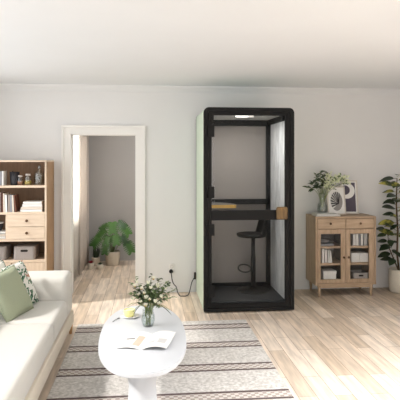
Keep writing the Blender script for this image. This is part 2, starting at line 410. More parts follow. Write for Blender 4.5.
# ------------------------------------------------------------------ phone booth
t = thing('phone_booth', 'tall black framed phone booth with pale green side and glass door', 'phone booth', (1.14, -.515, 0))
W, D0, D1, HB = .515, -.492, .485, 2.303
o_out = arch(-W, W, .02, HB, .055); o_in = arch(-W + .045, W - .045, .075, HB - .045, .02)
MB().ring(o_out, o_in, D0 + .07, D1 - .025).build('outer_shell', M['green'], t)
MB().ring(arch(-W - .002, W + .002, .02, HB + .002, .056), o_in, D1 - .025, D1).build('rear_edge', M['edge'], t)
ff = MB().ring(arch(-W, W, .016, HB, .055), arch(-W + .045, W - .045, .05, HB - .045, .02), D0, D0 + .07)
ff.build('front_frame', M['black'], t)
# door leaf hung inside the front frame
OX0, OX1, OZ0, OZ1 = -.428, .413, .098, 2.215
d = MB().ring(rrect(-W + .049, W - .049, .054, HB - .049, .016), rrect(OX0, OX1, OZ0, OZ1, .006), D0 + .006, D0 + .05).build('door', M['black'], t)
MB().box(OX0 - .01, OX1 + .01, D0 + .022, D0 + .03, OZ0 - .01, OZ1 + .01).build('glass_pane', M['pane'], d)
MB().box(OX0, OX1, D0 + .002, D0 + .02, 1.036, 1.148, .003).build('door_rail', M['black'], d)
MB().box(.302, .430, D0 - .042, D0 + .002, 1.043, 1.183, .018, 3).build('door_handle', M['handle'], d)['label'] = 'square walnut brown door handle'
for z in (2.036, 1.35, .93, .245):
    hb = MB(); hb.box(-.472, -.398, D0 - .008, D0 + .012, z - .065, z + .065, .004); hb.tube([(-.482, D0 - .008, z - .062), (-.482, D0 - .008, z + .062)], .011, 10)
    hb.build('hinge', M['black'], d)
# lining
MB().box(-W + .05, -W + .085, D0 + .09, D1 - .06, .1, HB - .05).build('felt_panel', M['felt'], t)
MB().box(W - .085, W - .05, D0 + .09, D1 - .06, .1, HB - .05).build('felt_panel', M['felt'], t)
MB().box(-W + .05, W - .05, D1 - .11, D1 - .03, .1, HB - .05).build('back_panel', M['grayback'], t)  # opaque grey panel put in place of the glass back
MB().box(-W + .05, W - .05, D0 + .07, D1 - .03, 2.225, 2.255).build('ceiling_panel', M['boothceil'], t)
MB().box(-W + .05, W - .05, D0 + .075, D1 - .03, .05, .108).build('floor_mat', M['carpet'], t)
rf = MB()
y0, y1 = D1 - .16, D1 - .11
for sx in (-1, 1): rf.box(min(sx * .378, sx * .432), max(sx * .378, sx * .432), y0, y1, .108, 2.225)
rf.box(-.43, .43, y0, y1, 2.15, 2.225); rf.box(-.43, .43, y0, y1, 1.15, 1.215); rf.box(-.43, .43, y0, y1, .108, .145)
rf.build('rear_frame', M['black2'], t)
for sx in (-1, 1): MB().box(min(sx * .395, sx * .432), max(sx * .395, sx * .432), D0 + .08, y0, 2.165, 2.225).build('ceiling_beam', M['black2'], t)
MB().lathe([(0, 0), (.085, 0), (.085, .012), (0, .012)], 28, (-.045, -.30, 2.213), sx=1.0, sy=1.0).build('overhead_light', M['led'], t)
pl = MB().box(-.012, .048, D0 - .002, D0 + .006, 2.192, 2.214, .002).build('nameplate', M['plate'], t); pl['label'] = 'small white nameplate'
# curved shelf desk on the side wall
dk = [(-.43, -.15)]
for i in range(13):
    a = -PI / 2 + PI / 2 * i / 12; dk.append((-.12 + .03 * math.cos(a), -.12 + .03 * math.sin(a)))
for i in range(1, 13):
    a = PI / 2 * i / 12; dk.append((-.43 + .34 * math.cos(a) , -.12 + .40 * math.sin(a)))
dsk = MB().prism(dk, 1.145, 1.182, 'Z').build('desk', M['ply'], t)
MB().prism([(-.428 + (x + .43) * .99, y * .99) for x, y in dk], 1.182, 1.185, 'Z').build('desk_surface', M['desktop'], dsk)
for sx in (-1, 1):
    for y in (D0 + .08, D1 - .08): MB().lathe([(0, 0), (.03, 0), (.03, .03), (0, .03)], 12, (sx * .42, y, 0)).build('foot', M['black2'], t)

# bar stool standing on the booth floor
t = thing('bar_stool', 'black swivel bar stool standing inside the phone booth', 'bar stool', (1.294, -.44, .108))
MB().lathe([(0, 0), (.2, 0), (.205, .006), (.2, .014), (.08, .024), (.04, .032), (.033, .05), (0, .05)], 40).build('base', M['seatblk'], t)
MB().lathe([(0, .04), (.03, .04), (.03, .42), (.024, .43), (.024, .66), (.05, .668), (0, .668)], 20).build('column', M['seatblk'], t)
st = []
seat = bmesh.new(); n = 36
prof = [(0, .0), (.6, -.004), (.92, .004), (1, .022), (.985, .040), (.9, .044), (.6, .030), (0, .024)]
MB().lathe([(r * .19, z) for r, z in prof], 40, (-.02, 0, .662), sx=.98, sy=1.0).build('seat', M['seatblk'], t); seat.free()
bk = bmesh.new(); rows = []
for i in range(8):
    u = i / 7; row = []
    for j in range(13):
        a = (j / 12 - .5) * PI * (.72 - .12 * u)
        r = .182 + .012 * u
        row.append(bk.verts.new((-.02 + r * math.cos(a) * (1 + .0 * u) + .03 * u, r * math.sin(a) * (1 - .12 * u), .685 + .32 * u * (.55 + .45 * max(0, math.cos(a))) )))
    rows.append(row)
for a, c in zip(rows, rows[1:]):
    for j in range(12): bk.faces.new([a[j], a[j + 1], c[j + 1], c[j]])
MB().merge(bk, None, None, True).build('backrest', M['seatblk'], t, solid=.014)
ring = [(-.03 - .078 + .078 * math.cos(2 * PI * i / 24), .07 * math.sin(2 * PI * i / 24), .275 + .035 * math.sin(2 * PI * i / 24)) for i in range(25)]
MB().tube(ring, .009, 8, False).build('footrest', M['seatblk'], t)

# power outlet and cord
t = thing('wall_outlet', 'white wall outlet plate beside the booth', 'wall outlet', (.31, 0, .31))
MB().box(-.035, .035, -.009, 0, -.06, .06, .003).build('face_plate', M['trim'], t)
b = MB(); b.lathe([(.02, 0), (.02, .004), (.016, .004), (.016, 0)], 20, (0, -.009, .026), Matrix.Rotation(PI / 2, 3, 'X')); b.build('socket', M['lid'], t)
t = thing('power_cord', 'black power cord hanging between the outlet and the booth', 'cord', (.30, -.04, .0))
pts = [(0, -.03, .275), (.004, -.05, .235), (.012, -.055, .18), (.03, -.07, .135), (.06, -.11, .105), (.075, -.15, .05), (.10, -.185, .012), (.135, -.19, .007), (.18, -.185, .007), (.215, -.15, .02), (.24, -.09, .07), (.262, -.05, .14), (.288, -.03, .185), (.304, -.02, .205)]
sm = []
for i in range(len(pts) - 1):
    p0, p1, p2, p3 = (Vector(pts[max(0, min(len(pts) - 1, i + k))]) for k in (-1, 0, 1, 2))
    for q in range(5):
        u = q / 5; sm.append(.5 * ((2 * p1) + (p2 - p0) * u + (2 * p0 - 5 * p1 + 4 * p2 - p3) * u * u + (3 * p1 - p0 - 3 * p2 + p3) * u ** 3))
sm.append(Vector(pts[-1]))
MB().tube(sm, .0062, 8).build('cable', M['dark'], t)
b = MB(); b.lathe([(0, 0), (.024, 0), (.026, .02), (.018, .035), (0, .04)], 18, (0, .031, .278), Matrix.Rotation(PI / 2, 3, 'X')); b.build('plug', M['black2'], t)
MB().box(.294, .3195, -.036, -.006, .178, .268, .006).build('connector', M['black2'], t)

# ------------------------------------------------------------------ bookcase
BX0, BX1, BY0, BY1 = -2.04, -1.180, -.53, -.02
t = thing('bookcase', 'tall light oak bookcase with drawers and doors beside the doorway', 'bookcase', (-1.61, -.275, 0))
ox, oy = -1.61, -.275
def bbox(x0, x1, y0, y1, z0, z1, bev=.0015): return MB().box(x0 - ox, x1 - ox, y0 - oy, y1 - oy, z0, z1, bev)
T = .021
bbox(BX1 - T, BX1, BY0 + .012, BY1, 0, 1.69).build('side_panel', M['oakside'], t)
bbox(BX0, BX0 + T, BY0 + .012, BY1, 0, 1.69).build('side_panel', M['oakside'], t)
b = bbox(BX1 - T, BX1, BY0, BY0 + .012, 0, 1.69); b.box(BX0 - ox, BX0 + T - ox, BY0 - oy, BY0 + .012 - oy, 0, 1.69); b.build('front_edging', M['oakv'], t)
bbox(BX0, BX1, BY0, BY1, 1.69, 1.711).build('top_panel', M['oak'], t)
bbox(BX0 + T, BX1 - T, BY1 - .012, BY1, .02, 1.69, 0).build('back_panel', M['oakshade'], t)
for z in (1.389, 1.078, .763, .516): bbox(BX0 + T, BX1 - T, BY0, BY1 - .012, z, z + .026).build('shelf', M['oak'], t)
bbox(-1.648, -1.626, BY0 + .01, BY1 - .012, .789, 1.078).build('divider', M['oak'], t)
for z in (.792, .936):
    dr = bbox(-1.624, BX1 - T - .002, BY0 + .0, BY0 + .4, z, z + .14).build('drawer', M['oak'], t)
    kb = MB(); kb.lathe([(0, 0), (.007, 0), (.008, .012), (.016, .018), (.016, .026), (0, .029)], 16, (-1.403 - ox, BY0 - oy, z + .07), Matrix.Rotation(PI / 2, 3, 'X')); kb.build('knob', M['brass'], dr)
for x0, x1, kx in ((BX0 + T + .002, -1.586, -1.62), (-1.573, BX1 - T - .002, -1.54)):
    dd = bbox(x0, x1, BY0 + .0, BY0 + .018, .04, .512).build('door', M['oakv'], t)
    kb = MB(); kb.lathe([(0, 0), (.007, 0), (.008, .012), (.016, .018), (.016, .026), (0, .029)], 16, (kx - ox, BY0 - oy, .3), Matrix.Rotation(PI / 2, 3, 'X')); kb.build('knob', M['brass'], dd)
bbox(BX0 + T, BX1 - T, BY0 + .02, BY1 - .012, .0, .036).build('plinth', M['oak'], t)

def book(x, y, z, w, d, h, cover, label, tilt=0, rz=0, flat=False, group=None, cat='book', name='book'):
    # upright book: w thick, d deep, h tall, spine facing the room (-y); flat: lies on its side
    o = thing(name, label, cat, (x, y, z), rz, group)
    c = max(.0025, w * .08)
    b = MB()
    if not flat:
        b.box(-w / 2, -w / 2 + c, -d / 2, d / 2, 0, h); b.box(w / 2 - c, w / 2, -d / 2, d / 2, 0, h); b.box(-w / 2, w / 2, -d / 2, -d / 2 + c, 0, h)
        b.build('cover', cover, o)
        MB().box(-w / 2 + c, w / 2 - c, -d / 2 + c, d / 2 - .004, .004, h - .004).build('pages', M['page'], o)
    else:
        b.box(-h / 2, h / 2, -d / 2, d / 2, 0, c); b.box(-h / 2, h / 2, -d / 2, d / 2, w - c, w); b.box(-h / 2, h / 2, -d / 2, -d / 2 + c, 0, w)
        b.build('cover', cover, o)
        MB().box(-h / 2 + .004, h / 2 - .004, -d / 2 + c, d / 2 - .004, c, w - c).build('pages', M['page'], o)
    o.rotation_euler.y = tilt
    return o
S1, S2, S3, S4 = 1.415, 1.104, .789, .542
G = 'books and files on the top shelf of the bookcase'
book(-1.752, -.42, S1, .026, .15, .165, M['dark'], 'slim black book upright on the top shelf, further from the black cup', group=G)
book(-1.712, -.42, S1, .020, .15, .168, M['greycover'], 'grey spined book between black and white books on top shelf', group=G)
book(-1.688, -.42, S1, .022, .15, .17, M['paper'], 'slim white book upright beside the black cup', group=G)
t = thing('tumbler', 'flared black cup on the top shelf of the bookcase', 'cup', (-1.575, -.40, S1))
b = MB(); b.lathe([(0, 0), (.044, 0), (.047, .01), (.058, .158), (.054, .158), (.043, .012), (0, .012)], 28); b.build('cup_body', M['dark'], t)
MB().tube([(-.055 , 0, .12), (-.02, .02, .17)], .004, 6).build('stirrer', M['black2'], t)
def jar(x, y, h, r, fill, label):
    o = thing('glass_jar', label, 'jar', (x, y, S1), 0, 'small glass jars on the bookcase')
    MB().lathe([(0, 0), (r, 0), (r, h * .62), (r * .62, h * .76), (r * .62, h * .86), (r * .57, h * .86), (r * .57, h * .76), (r * .93, h * .6), (r * .93, .005), (0, .005)], 24).build('glass_body', M['clear'], o)
    MB().lathe([(0, .006), (r * .9, .006), (r * .9, h * .42), (0, h * .42)], 24).build('contents', fill, o)
    MB().lathe([(0, h * .84), (r * .7, h * .84), (r * .7, h), (0, h)], 24).build('lid', M['lid'], o)
jar(-1.505, -.42, .118, .036, M['rosy'], 'glass jar with rosy brown filling beside the black cup')
jar(-1.415, -.42, .135, .042, M['amber'], 'glass jar with yellow filling beside the tall carafe')
t = thing('glass_carafe', 'tall clear glass carafe with a narrow neck on top shelf', 'carafe', (-1.288, -.41, S1))
MB().lathe([(0, 0), (.056, 0), (.058, .01), (.058, .125), (.05, .15), (.022, .185), (.018, .215), (.024, .238), (.021, .238), (.015, .214), (.019, .186), (.047, .148), (.055, .124), (.055, .012), (0, .008)], 28).build('glass_body', M['clear'], t)
MB().lathe([(0, .01), (.053, .012), (.053, .1), (0, .1)], 24).build('water', M['water'], t)

G = 'upright books on the middle shelf'
row = [(-1.77, .05, .212, M['paper'], 'thick white book at the outer end of the upright row', 0),
       (-1.719, .028, .232, M['taupecover'], 'taupe book beside the thick white book', 0),
       (-1.687, .020, .226, M['rust'], 'thin brown book behind the tallest cream book', 0),
       (-1.666, .022, .222, M['cream'], 'cream book leaning in the middle of the upright row', -.03),
       (-1.641, .026, .205, M['paper'], 'white book between the cream and brown books', -.04),
       (-1.612, .022, .202, M['taupecover'], 'short taupe book beside the two grey books', 0),
       (-1.588, .022, .202, M['greycover'], 'grey book standing among the upright books', 0),
       (-1.563, .022, .198, M['cream'], 'cream book at the end beside the leaning brown one', -.04),
       (-1.535, .020, .2, M['rust'], 'dark brown book leaning next to the stacked white books', -.1)]
for x, w, h, m, l, tl in row: book(x, -.42, S2, w, .19, h, m, l, tl, group=G)
G = 'stacked white books on the middle shelf'
for i, (w, l, m, lab, dx) in enumerate([(.030, .25, M['paper'], 'white book at the bottom of the flat stack', 0), (.028, .245, M['cream'], 'cream book second from bottom in the flat stack', .004),
        (.032, .225, M['paper'], 'thick white book second from the top in the flat stack', .012), (.030, .212, M['white'], 'white book on top of the flat stack', .015)]):
    book(-1.362 + dx, -.40, S2 + sum((.030, .028, .032, .030)[:i]) + .0005 * i, w, .2, l, m, lab, flat=True, group=G)
# open compartment beside the drawers
for i, (w, m, lab) in enumerate([(.03, M['paper'], 'white book lying lowest in the open compartment'), (.028, M['cream'], 'cream book lying in the middle of the compartment'), (.026, M['paper'], 'white book on top in the open compartment')]):
    book(-1.76, -.38, S3 + i * .0305, w, .2, .2, m, lab, flat=True, group='books in the open compartment')
t = thing('bowl', 'small dark bowl with white rim on compartment books', 'bowl', (-1.755, -.4, S3 + .0885))
MB().lathe([(0, 0), (.03, 0), (.05, .05), (.055, .09), (.051, .09), (.045, .05), (.026, .008), (0, .008)], 24).build('bowl', M['dark'], t)
MB().lathe([(.051, .088), (.057, .088), (.057, .098), (.051, .098)], 24).build('rim', M['white'], t)
def storage(x, y, z, w, d, h, label):
    o = thing('storage_box', label, 'storage box', (x, y, z), 0, 'grey felt boxes in the bookcase')
    b = MB(); b.prism(rrect(-w / 2, w / 2, -d / 2, d / 2, .03), 0, h, 'Z', bev=.006); b.build('box_body', M['felt_box'], o)
    b = MB(); b.prism(rrect(-.042, .042, h * .60, h * .76, .012), -d / 2 - .002, -d / 2 + .01, 'Y'); b.build('handle_slot', M['hole'], o)
storage(-1.442, -.35, S4, .245, .30, .157, 'grey speckled felt box below the two drawers')
storage(-1.775, -.35, S4, .245, .30, .157, 'grey speckled felt box below the open compartment')

# ------------------------------------------------------------------ sofa
t = thing('sofa', 'ivory upholstered sofa with low arm and pale base', 'sofa', (-1.24, -3.1, 0))
sx_, sy_ = -1.24, -3.1
def sbox(x0, x1, y0, y1, z0, z1, bev, seg=4):
    b = MB(); b.box(x0 - sx_, x1 - sx_, y0 - sy_, y1 - sy_, z0, z1, bev, seg)
    for f in b.b.faces: f.smooth = True
    return b
sbox(-1.74, -.728, -4.7, -1.56, .10, .232, .012, 2).build('base', M['sofabase'], t)
sbox(-1.74, -.738, -1.93, -1.55, .22, .628, .055).build('armrest', M['sofa'], t)
sbox(-1.76, -1.36, -4.7, -1.56, .22, .70, .06).build('backrest', M['sofa'], t)
ys = (-1.93, -2.63, -4.2)
for i in range(2):
    sbox(-1.38, -.735, ys[i + 1] + .002, ys[i] - .002, .235, .425, .045).build('seat_cushion', M['sofa'], t)
for x in (-1.70, -.755):
    for y in (-1.585, -4.5):
        b = MB(); b.lathe([(0, 0), (.014, 0), (.022, .12), (0, .12)], 14, (x - sx_, y - sy_, 0)); b.build('leg', M['legwood'], t)
def pillow(name, label, c, ex, ey, half, thick, m, group):
    ex = Vector(ex).normalized(); ey = Vector(ey); ey = (ey - ex * ey.dot(ex)).normalized(); ez = ex.cross(ey)
    o = thing(name, label, 'pillow', c, 0, group); n = 18
    t = bmesh.new(); G_ = {}
    for sgn in (1, -1):
        for i in range(n + 1):
            for j in range(n + 1):
                a, q = -1 + 2 * i / n, -1 + 2 * j / n
                if (i in (0, n) or j in (0, n)) and sgn == -1: G_[(sgn, i, j)] = G_[(1, i, j)]; continue
                h = thick * ((1 - a ** 4) * (1 - q ** 4)) ** .55 * (1 + .05 * math.sin(5 * a + 3 * q))
                k = half * (1 - .05 * (1 - q * q)); k2 = half * (1 - .05 * (1 - a * a))
                G_[(sgn, i, j)] = t.verts.new(ex * a * k + ey * q * k2 + ez * sgn * h)
    for sgn in (1, -1):
        for i in range(n):
            for j in range(n):
                f = [G_[(sgn, i, j)], G_[(sgn, i + 1, j)], G_[(sgn, i + 1, j + 1)], G_[(sgn, i, j + 1)]]
                try: t.faces.new(f if sgn > 0 else f[::-1])
                except ValueError: pass
    MB().merge(t, None, None, True).build('cushion_cover', m, o)
    e = []
    for (a, q) in ((-1, -1), (1, -1), (1, 1), (-1, 1), (-1, -1)): e.append((a, q))
    pts = []
    for (a0, q0), (a1, q1) in zip(e, e[1:]):
        for k in range(10):
            a = a0 + (a1 - a0) * k / 10; q = q0 + (q1 - q0) * k / 10
            pts.append(ex * a * half * (1 - .05 * (1 - q * q)) + ey * q * half * (1 - .05 * (1 - a * a)))
    pts.append(pts[0]); MB().tube(pts, .004, 6, False).build('piping', m, o)
    return o
GP = 'throw pillows on the ivory sofa'
pillow('throw_pillow', 'plain sage green pillow lying against the patterned one', (-1.128, -2.395, .600), (.13, .42, .03), (-.17, .02, .36), .205, .055, M['greenpil'], GP)
pillow('throw_pillow', 'white pillow printed with green leaves behind the sage one', (-1.115, -2.17, .615), (.12, .42, .0), (-.16, .03, .36), .20, .052, M['pattern'], GP)
pillow('throw_pillow', 'white leaf pillow mostly hidden behind the other two pillows', (-1.285, -2.13, .625), (.05, .42, .0), (-.10, .02, .36), .185, .045, M['pattern'], GP)

# ------------------------------------------------------------------ rug, coffee table and what stands on it
b = MB(); b.box(-.605, 1.15, -1.72, 1.72, 0, .010, .004)
t = b.build('area_rug', M['rug'], loc=(-.11, -3.03, 0)); tag(t, 'woven grey rug with paired brown bands under the coffee table', 'rug')
TX, TY, TH = -.035, -2.96, .42
t = thing('coffee_table', 'white oblong coffee table with rounded ends on the rug', 'coffee table', (TX, TY, .010))
def stadium(w, l, n=72):
    p = 2 / 2.4; f = lambda v: math.copysign(abs(v) ** p, v)
    return [(w * f(math.cos(2 * PI * i / n)), l * f(math.sin(2 * PI * i / n))) for i in range(n)]
MB().prism(stadium(.315, .78), TH - .042, TH - .010, 'Z', bev=.006).build('tabletop', M['table'], t)
for sy in (-.42, .42):
    MB().lathe([(0, 0), (.16, 0), (.16, .015), (.10, .03), (.09, .2), (.12, TH - .043), (0, TH - .043)], 32, (0, sy, 0)).build('pedestal', M['table'], t)

t = thing('glass_vase', 'clear glass vase of water on the coffee table', 'vase', (.003, -2.80, TH))
MB().lathe([(0, 0), (.036, 0), (.045, .012), (.053, .05), (.050, .085), (.041, .112), (.043, .128), (.040, .128), (.038, .112), (.046, .085), (.049, .05), (.042, .014), (0, .008)], 30).build('glass_body', M['clear'], t)
MB().lathe([(0, .009), (.041, .015), (.048, .05), (.045, .08), (0, .08)], 28).build('water', M['water'], t)
t = thing('flower_bouquet', 'loose bouquet of white flowers and eucalyptus in the glass vase', 'bouquet', (.003, -2.80, TH + .01))
rb = random.Random(3)
stems, lv, ld = MB(), MB(), MB(); tips = []
NECK = .20
def bez(p0, p1, u):
    p0, p1 = Vector(p0), Vector(p1); c = Vector((p1.x * .1, p1.y * .1, NECK))
    return p0 * (1 - u) ** 2 + c * (2 * u * (1 - u)) + p1 * u * u
def stem_path(p0, p1, sag=.0, n=9): return [bez(p0, p1, i / n) for i in range(n + 1)]      # rises through the neck, then spreads
ends = []
for i in range(34):
    a = rb.uniform(0, 2 * PI); rr = rb.uniform(.02, .135) ; z = rb.uniform(.16, .31) + .06 * (1 - rr / .14)
    ends.append((rr * math.cos(a) * 1.15 + .015, rr * math.sin(a) * .8, z - .02))
ends += [(.15, -.02, .34), (.22, .02, .27), (.17, .05, .30), (-.13, .0, .32), (-.10, .03, .36), (.03, .02, .38), (-.15, -.03, .25), (.20, -.04, .22), (.09, 0, .36)]
for i, e in enumerate(ends):
    a = rb.uniform(0, 2 * PI); p = stem_path((.02 * math.cos(a), .02 * math.sin(a), 0), e, .015)
    stems.tube(p, .0015, 5)
    tgt = lv if i % 3 else ld
    for k in range(16):
        u = .60 + .40 * k / 15; q = bez(p[0], p[-1], u)
        an = rb.uniform(0, 2 * PI); d = Vector((math.cos(an), math.sin(an), rb.uniform(-.1, .9)))
        tgt.leaf(q, d, (0, 0, 1), rb.uniform(.022, .044), rb.uniform(.008, .0135), rb.uniform(.1, .5), .2, 4)
for an, ln, dz in ((2.9, .17, -.02), (3.4, .12, -.045), (-.3, .17, -.03), (-1.2, .09, -.05), (-1.8, .1, -.05)):
    p = [(0, 0, .11)] + [(ln * u * math.cos(an), ln * u * math.sin(an), .12 + .06 * math.sin(PI * u * .8) + dz * u) for u in (.25, .5, .75, 1)]
    stems.tube(p, .002, 5); ld.leaf(p[2], Vector(p[4]) - Vector(p[2]), (0, 0, 1), ln * .75, .0085, .25, .2, 6)
stems.build('stems', M['stem'], t); lv.build('leaves', M['leafg'], t); ld.build('leaves', M['leafd'], t)['label'] = 'darker green leaves'
fl = [(-.03, -.05, .25), (.035, -.06, .265), (-.075, -.03, .24), (.01, -.07, .205), (-.055, -.06, .19), (.075, -.04, .30), (-.10, -.02, .30), (.0, -.03, .325), (.10, -.04, .22), (-.02, -.075, .165), (.055, -.07, .19), (-.12, -.04, .21), (.04, .0, .35), (-.085, -.045, .335), (.135, -.03, .28), (-.05, -.05, .285), (.02, -.065, .295), (-.015, -.08, .225), (.085, -.055, .165)]
for i, c in enumerate(fl):
    r = rb.uniform(.014, .024); b = MB()
    for k in range(9):
        a = 2 * PI * k / 9 + rb.random(); b.leaf((0, 0, 0), (math.cos(a), math.sin(a) * .8 - .35, .5 + .4 * (k % 2)), (0, -.4, 1), r * 1.25, r * .5, -.25, .3, 4)
    bl = b.build('blossom', M['petal'], t, loc=c)
    MB().ball((0, -.006, .006), r * .42, 1).build('flower_centre', M['core'] if i % 3 == 0 else M['petal2'], bl)

t = thing('saucer', 'white saucer under the yellow cup on the coffee table', 'saucer', (-.140, -2.545, TH))
MB().lathe([(0, 0), (.04, 0), (.066, .008), (.074, .014), (.072, .017), (.045, .007), (0, .006)], 32).build('plate', M['porcelain'], t)
t = thing('teacup', 'pale yellow cup standing on the white saucer', 'cup', (-.150, -2.545, TH + .007), 1.3)
MB().lathe([(0, 0), (.030, 0), (.042, .012), (.047, .05), (.0455, .058), (.043, .058), (.039, .014), (0, .006)], 30).build('cup_body', M['lemon'], t)
MB().tube([(.045, 0, .05), (.066, 0, .046), (.07, 0, .03), (.045, 0, .014)], .004, 8).build('cup_handle', M['lemon'], t)
MB().lathe([(0, .048), (.044, .048)], 24).build('tea', M['petal2'], t)
t = thing('teaspoon', 'small metal spoon lying beside the saucer', 'spoon', (-.255, -2.62, TH), 1.15)
MB().tube([(-.05, 0, .003), (0, 0, .005), (.035, 0, .003)], [.003, .002, .0025], 8).build('spoon_handle', M['steel'], t)
MB().lathe([(0, 0), (.008, .001), (.011, .004), (.009, .004), (0, .002)], 16, (.047, 0, 0), sx=1.5, sy=1).build('spoon_bowl', M['steel'], t)

# open magazine: two curved page blocks, one printed
t = thing('magazine', 'open white magazine with peach and grey pictures on the table', 'magazine', (-.005, -3.17, TH), -.24)
def pages(sgn, lift):
    o = [(0, .006)]
    n = 12; top = []
    for i in range(n + 1):
        u = i / n; top.append((sgn * .175 * u, .004 + lift * math.sin(PI * u * .9) * (1 - .35 * u) + .005 * u * (sgn > 0) * 3))
    bot = [(x, max(0, z - .006)) for x, z in top]
    return top + bot[::-1]
MB().prism(pages(-1, .018), -.165, .165, 'Y').build('page', M['paper'], t)
MB().prism(pages(1, .026), -.165, .165, 'Y').build('page', M['paper'], t)
def printed(x0, x1, y0, y1, sgn, lift, m, nm='picture'):
    b = bmesh.new(); rows = []
    for i in range(9):
        x = x0 + (x1 - x0) * i / 8; u = abs(x) / .175; z = .0046 + lift * math.sin(PI * u * .9) * (1 - .35 * u) + .005 * u * (sgn > 0) * 3
        rows.append((b.verts.new((x, y0, z)), b.verts.new((x, y1, z))))
    for a, c in zip(rows, rows[1:]): b.faces.new([a[0], c[0], c[1], a[1]])
    MB().merge(b).build(nm, m, t)
printed(-.075, -.025, -.13, .07, -1, .018, M['print_p']); printed(-.15, -.085, -.02, .02, -1, .018, M['print_g']); printed(-.16, -.09, -.12, -.06, -1, .018, M['print_l'])
printed(.02, .07, -.09, -.04, 1, .026, M['print_l']); printed(.09, .15, -.10, -.01, 1, .026, M['print_l'])

# ------------------------------------------------------------------ cabinet
CX0, CX1, CY0, CY1 = 2.083, 2.866, -.44, -.025
ox, oy = 2.474, -.232
t = thing('display_cabinet', 'brown oak cabinet with two drawers and glass doors', 'cabinet', (ox, oy, 0))
def cbox(x0, x1, y0, y1, z0, z1, bev=.002): return MB().box(x0 - ox, x1 - ox, y0 - oy, y1 - oy, z0, z1, bev)
Z0, Z1 = .148, 1.006
cbox(CX0, CX1, CY0, CY1, Z1 - .022, Z1).build('top_panel', M['cab'], t)
cbox(CX0, CX0 + .022, CY0, CY1, Z0, Z1 - .022).build('side_panel', M['cabv'], t)
cbox(CX1 - .022, CX1, CY0, CY1, Z0, Z1 - .022).build('side_panel', M['cabv'], t)
cbox(CX0 + .022, CX1 - .022, CY0, CY1, Z0, Z0 + .022).build('bottom_panel', M['cab'], t)
cbox(CX0 + .022, CX1 - .022, CY1 - .012, CY1, Z0 + .022, Z1 - .022, 0).build('back_panel', M['cabin'], t)
cbox(ox - .011, ox + .011, CY0 + .022, CY1 - .012, Z0 + .022, .845, 0).build('divider', M['cabin'], t)
for z in (.604, .392):
    for x0, x1 in ((CX0 + .022, ox - .011), (ox + .011, CX1 - .022)): cbox(x0, x1, CY0 + .03, CY1 - .012, z, z + .028).build('shelf', M['cab'], t)
cbox(CX0 + .022, CX1 - .022, CY0 + .03, CY1 - .012, .842, .852, 0).build('dust_panel', M['cab'], t)
def knob(x, z, y, par):
    b = MB(); b.lathe([(0, 0), (.006, 0), (.007, .012), (.014, .016), (.014, .024), (0, .027)], 14, (x - ox, y - oy, z), Matrix.Rotation(PI / 2, 3, 'X')); return b.build('knob', M['brass'], par)
for x0, x1, kx in ((CX0 + .027, ox - .003, 2.272), (ox + .003, CX1 - .027, 2.658)):
    f = cbox(x0, x1, CY0 + .004, CY0 + .36, .856, Z1 - .027, .002).build('drawer', M['cab'], t)
    knob(kx, .918, CY0 + .004, f)
for x0, x1, g0, g1, kx in ((CX0 + .027, ox - .003, 2.150, 2.410, 2.443), (ox + .003, CX1 - .027, 2.532, 2.775, 2.505)):
    dz0, dz1 = Z0 + .026, .846
    b = cbox(x0, g0, CY0 + .004, CY0 + .024, dz0, dz1, .002)
    b.box(g1 - ox, x1 - ox, CY0 + .004 - oy, CY0 + .024 - oy, dz0, dz1, .002)
    b.box(g0 - ox, g1 - ox, CY0 + .004 - oy, CY0 + .024 - oy, .79, dz1, .002); b.box(g0 - ox, g1 - ox, CY0 + .004 - oy, CY0 + .024 - oy, dz0, .221, .002)
    f = b.build('door', M['cabv'], t)
    cbox(g0, g1, CY0 + .012, CY0 + .016, .221, .79, 0).build('glass_pane', M['cabpane'], f)
    knob(kx, .497, CY0 + .004, f)
for x in (CX0 + .055, CX1 - .055):
    for y in (CY0 + .03, CY1 - .04):
        b = MB(); b.lathe([(0, 0), (.013, 0), (.024, Z0), (0, Z0)], 14, (x - ox, y - oy, 0)); b.build('leg', M['cabv'], t)
cbox(CX0 + .06, CX1 - .06, CY0 + .012, CY0 + .03, .112, Z0).build('apron', M['cab'], t)

# things inside the cabinet
zt, zm, zb = .632, .420, .170
book(2.255, -.27, zt, .022, .2, .17, M['greycover'], 'grey book lying under the bowl on the upper cabinet shelf', flat=True, group='books in the cabinet')
t = thing('bowl', 'small dark bowl resting on the grey book in the cabinet', 'bowl', (2.25, -.27, zt + .0225))
MB().lathe([(0, 0), (.03, 0), (.06, .03), (.068, .05), (.064, .05), (.055, .03), (.026, .006), (0, .006)], 24).build('bowl', M['art_g'], t)
for i, (x, h, tl, lab) in enumerate([(2.198, .178, 0, 'tall white book at the side of the middle cabinet shelf'), (2.235, .168, 0, 'white book beside the tall one on the middle shelf'),
        (2.272, .16, 0, 'white book third along the middle cabinet shelf'), (2.303, .15, -.12, 'white book leaning on its neighbour in the cabinet')]):
    book(x, -.30, zm, .03, .17, h, M['paper'], lab, tl, group='books in the cabinet')
def carton(name, x, y, z, w, d, h, m, label, lid=True):
    o = thing(name, label, 'box', (x, y, z), 0, 'white boxes in the cabinet')
    MB().box(-w / 2, w / 2, -d / 2, d / 2, 0, h - (.03 if lid else 0), .003).build('box_body', m, o)
    if lid: MB().box(-w / 2 - .004, w / 2 + .004, -d / 2 - .004, d / 2 + .004, h - .035, h, .003).build('lid', m, o)
carton('carton', 2.285, -.30, zb, .165, .17, .145, M['white'], 'white lidded box at the bottom under leaning books')
carton('carton', 2.622, -.29, zm, .108, .17, .115, M['white'], 'white box beside the cabinet divider on the middle shelf', False)
carton('carton', 2.738, -.29, zm, .108, .17, .115, M['white'], 'white box nearer the plant on the middle shelf', False)
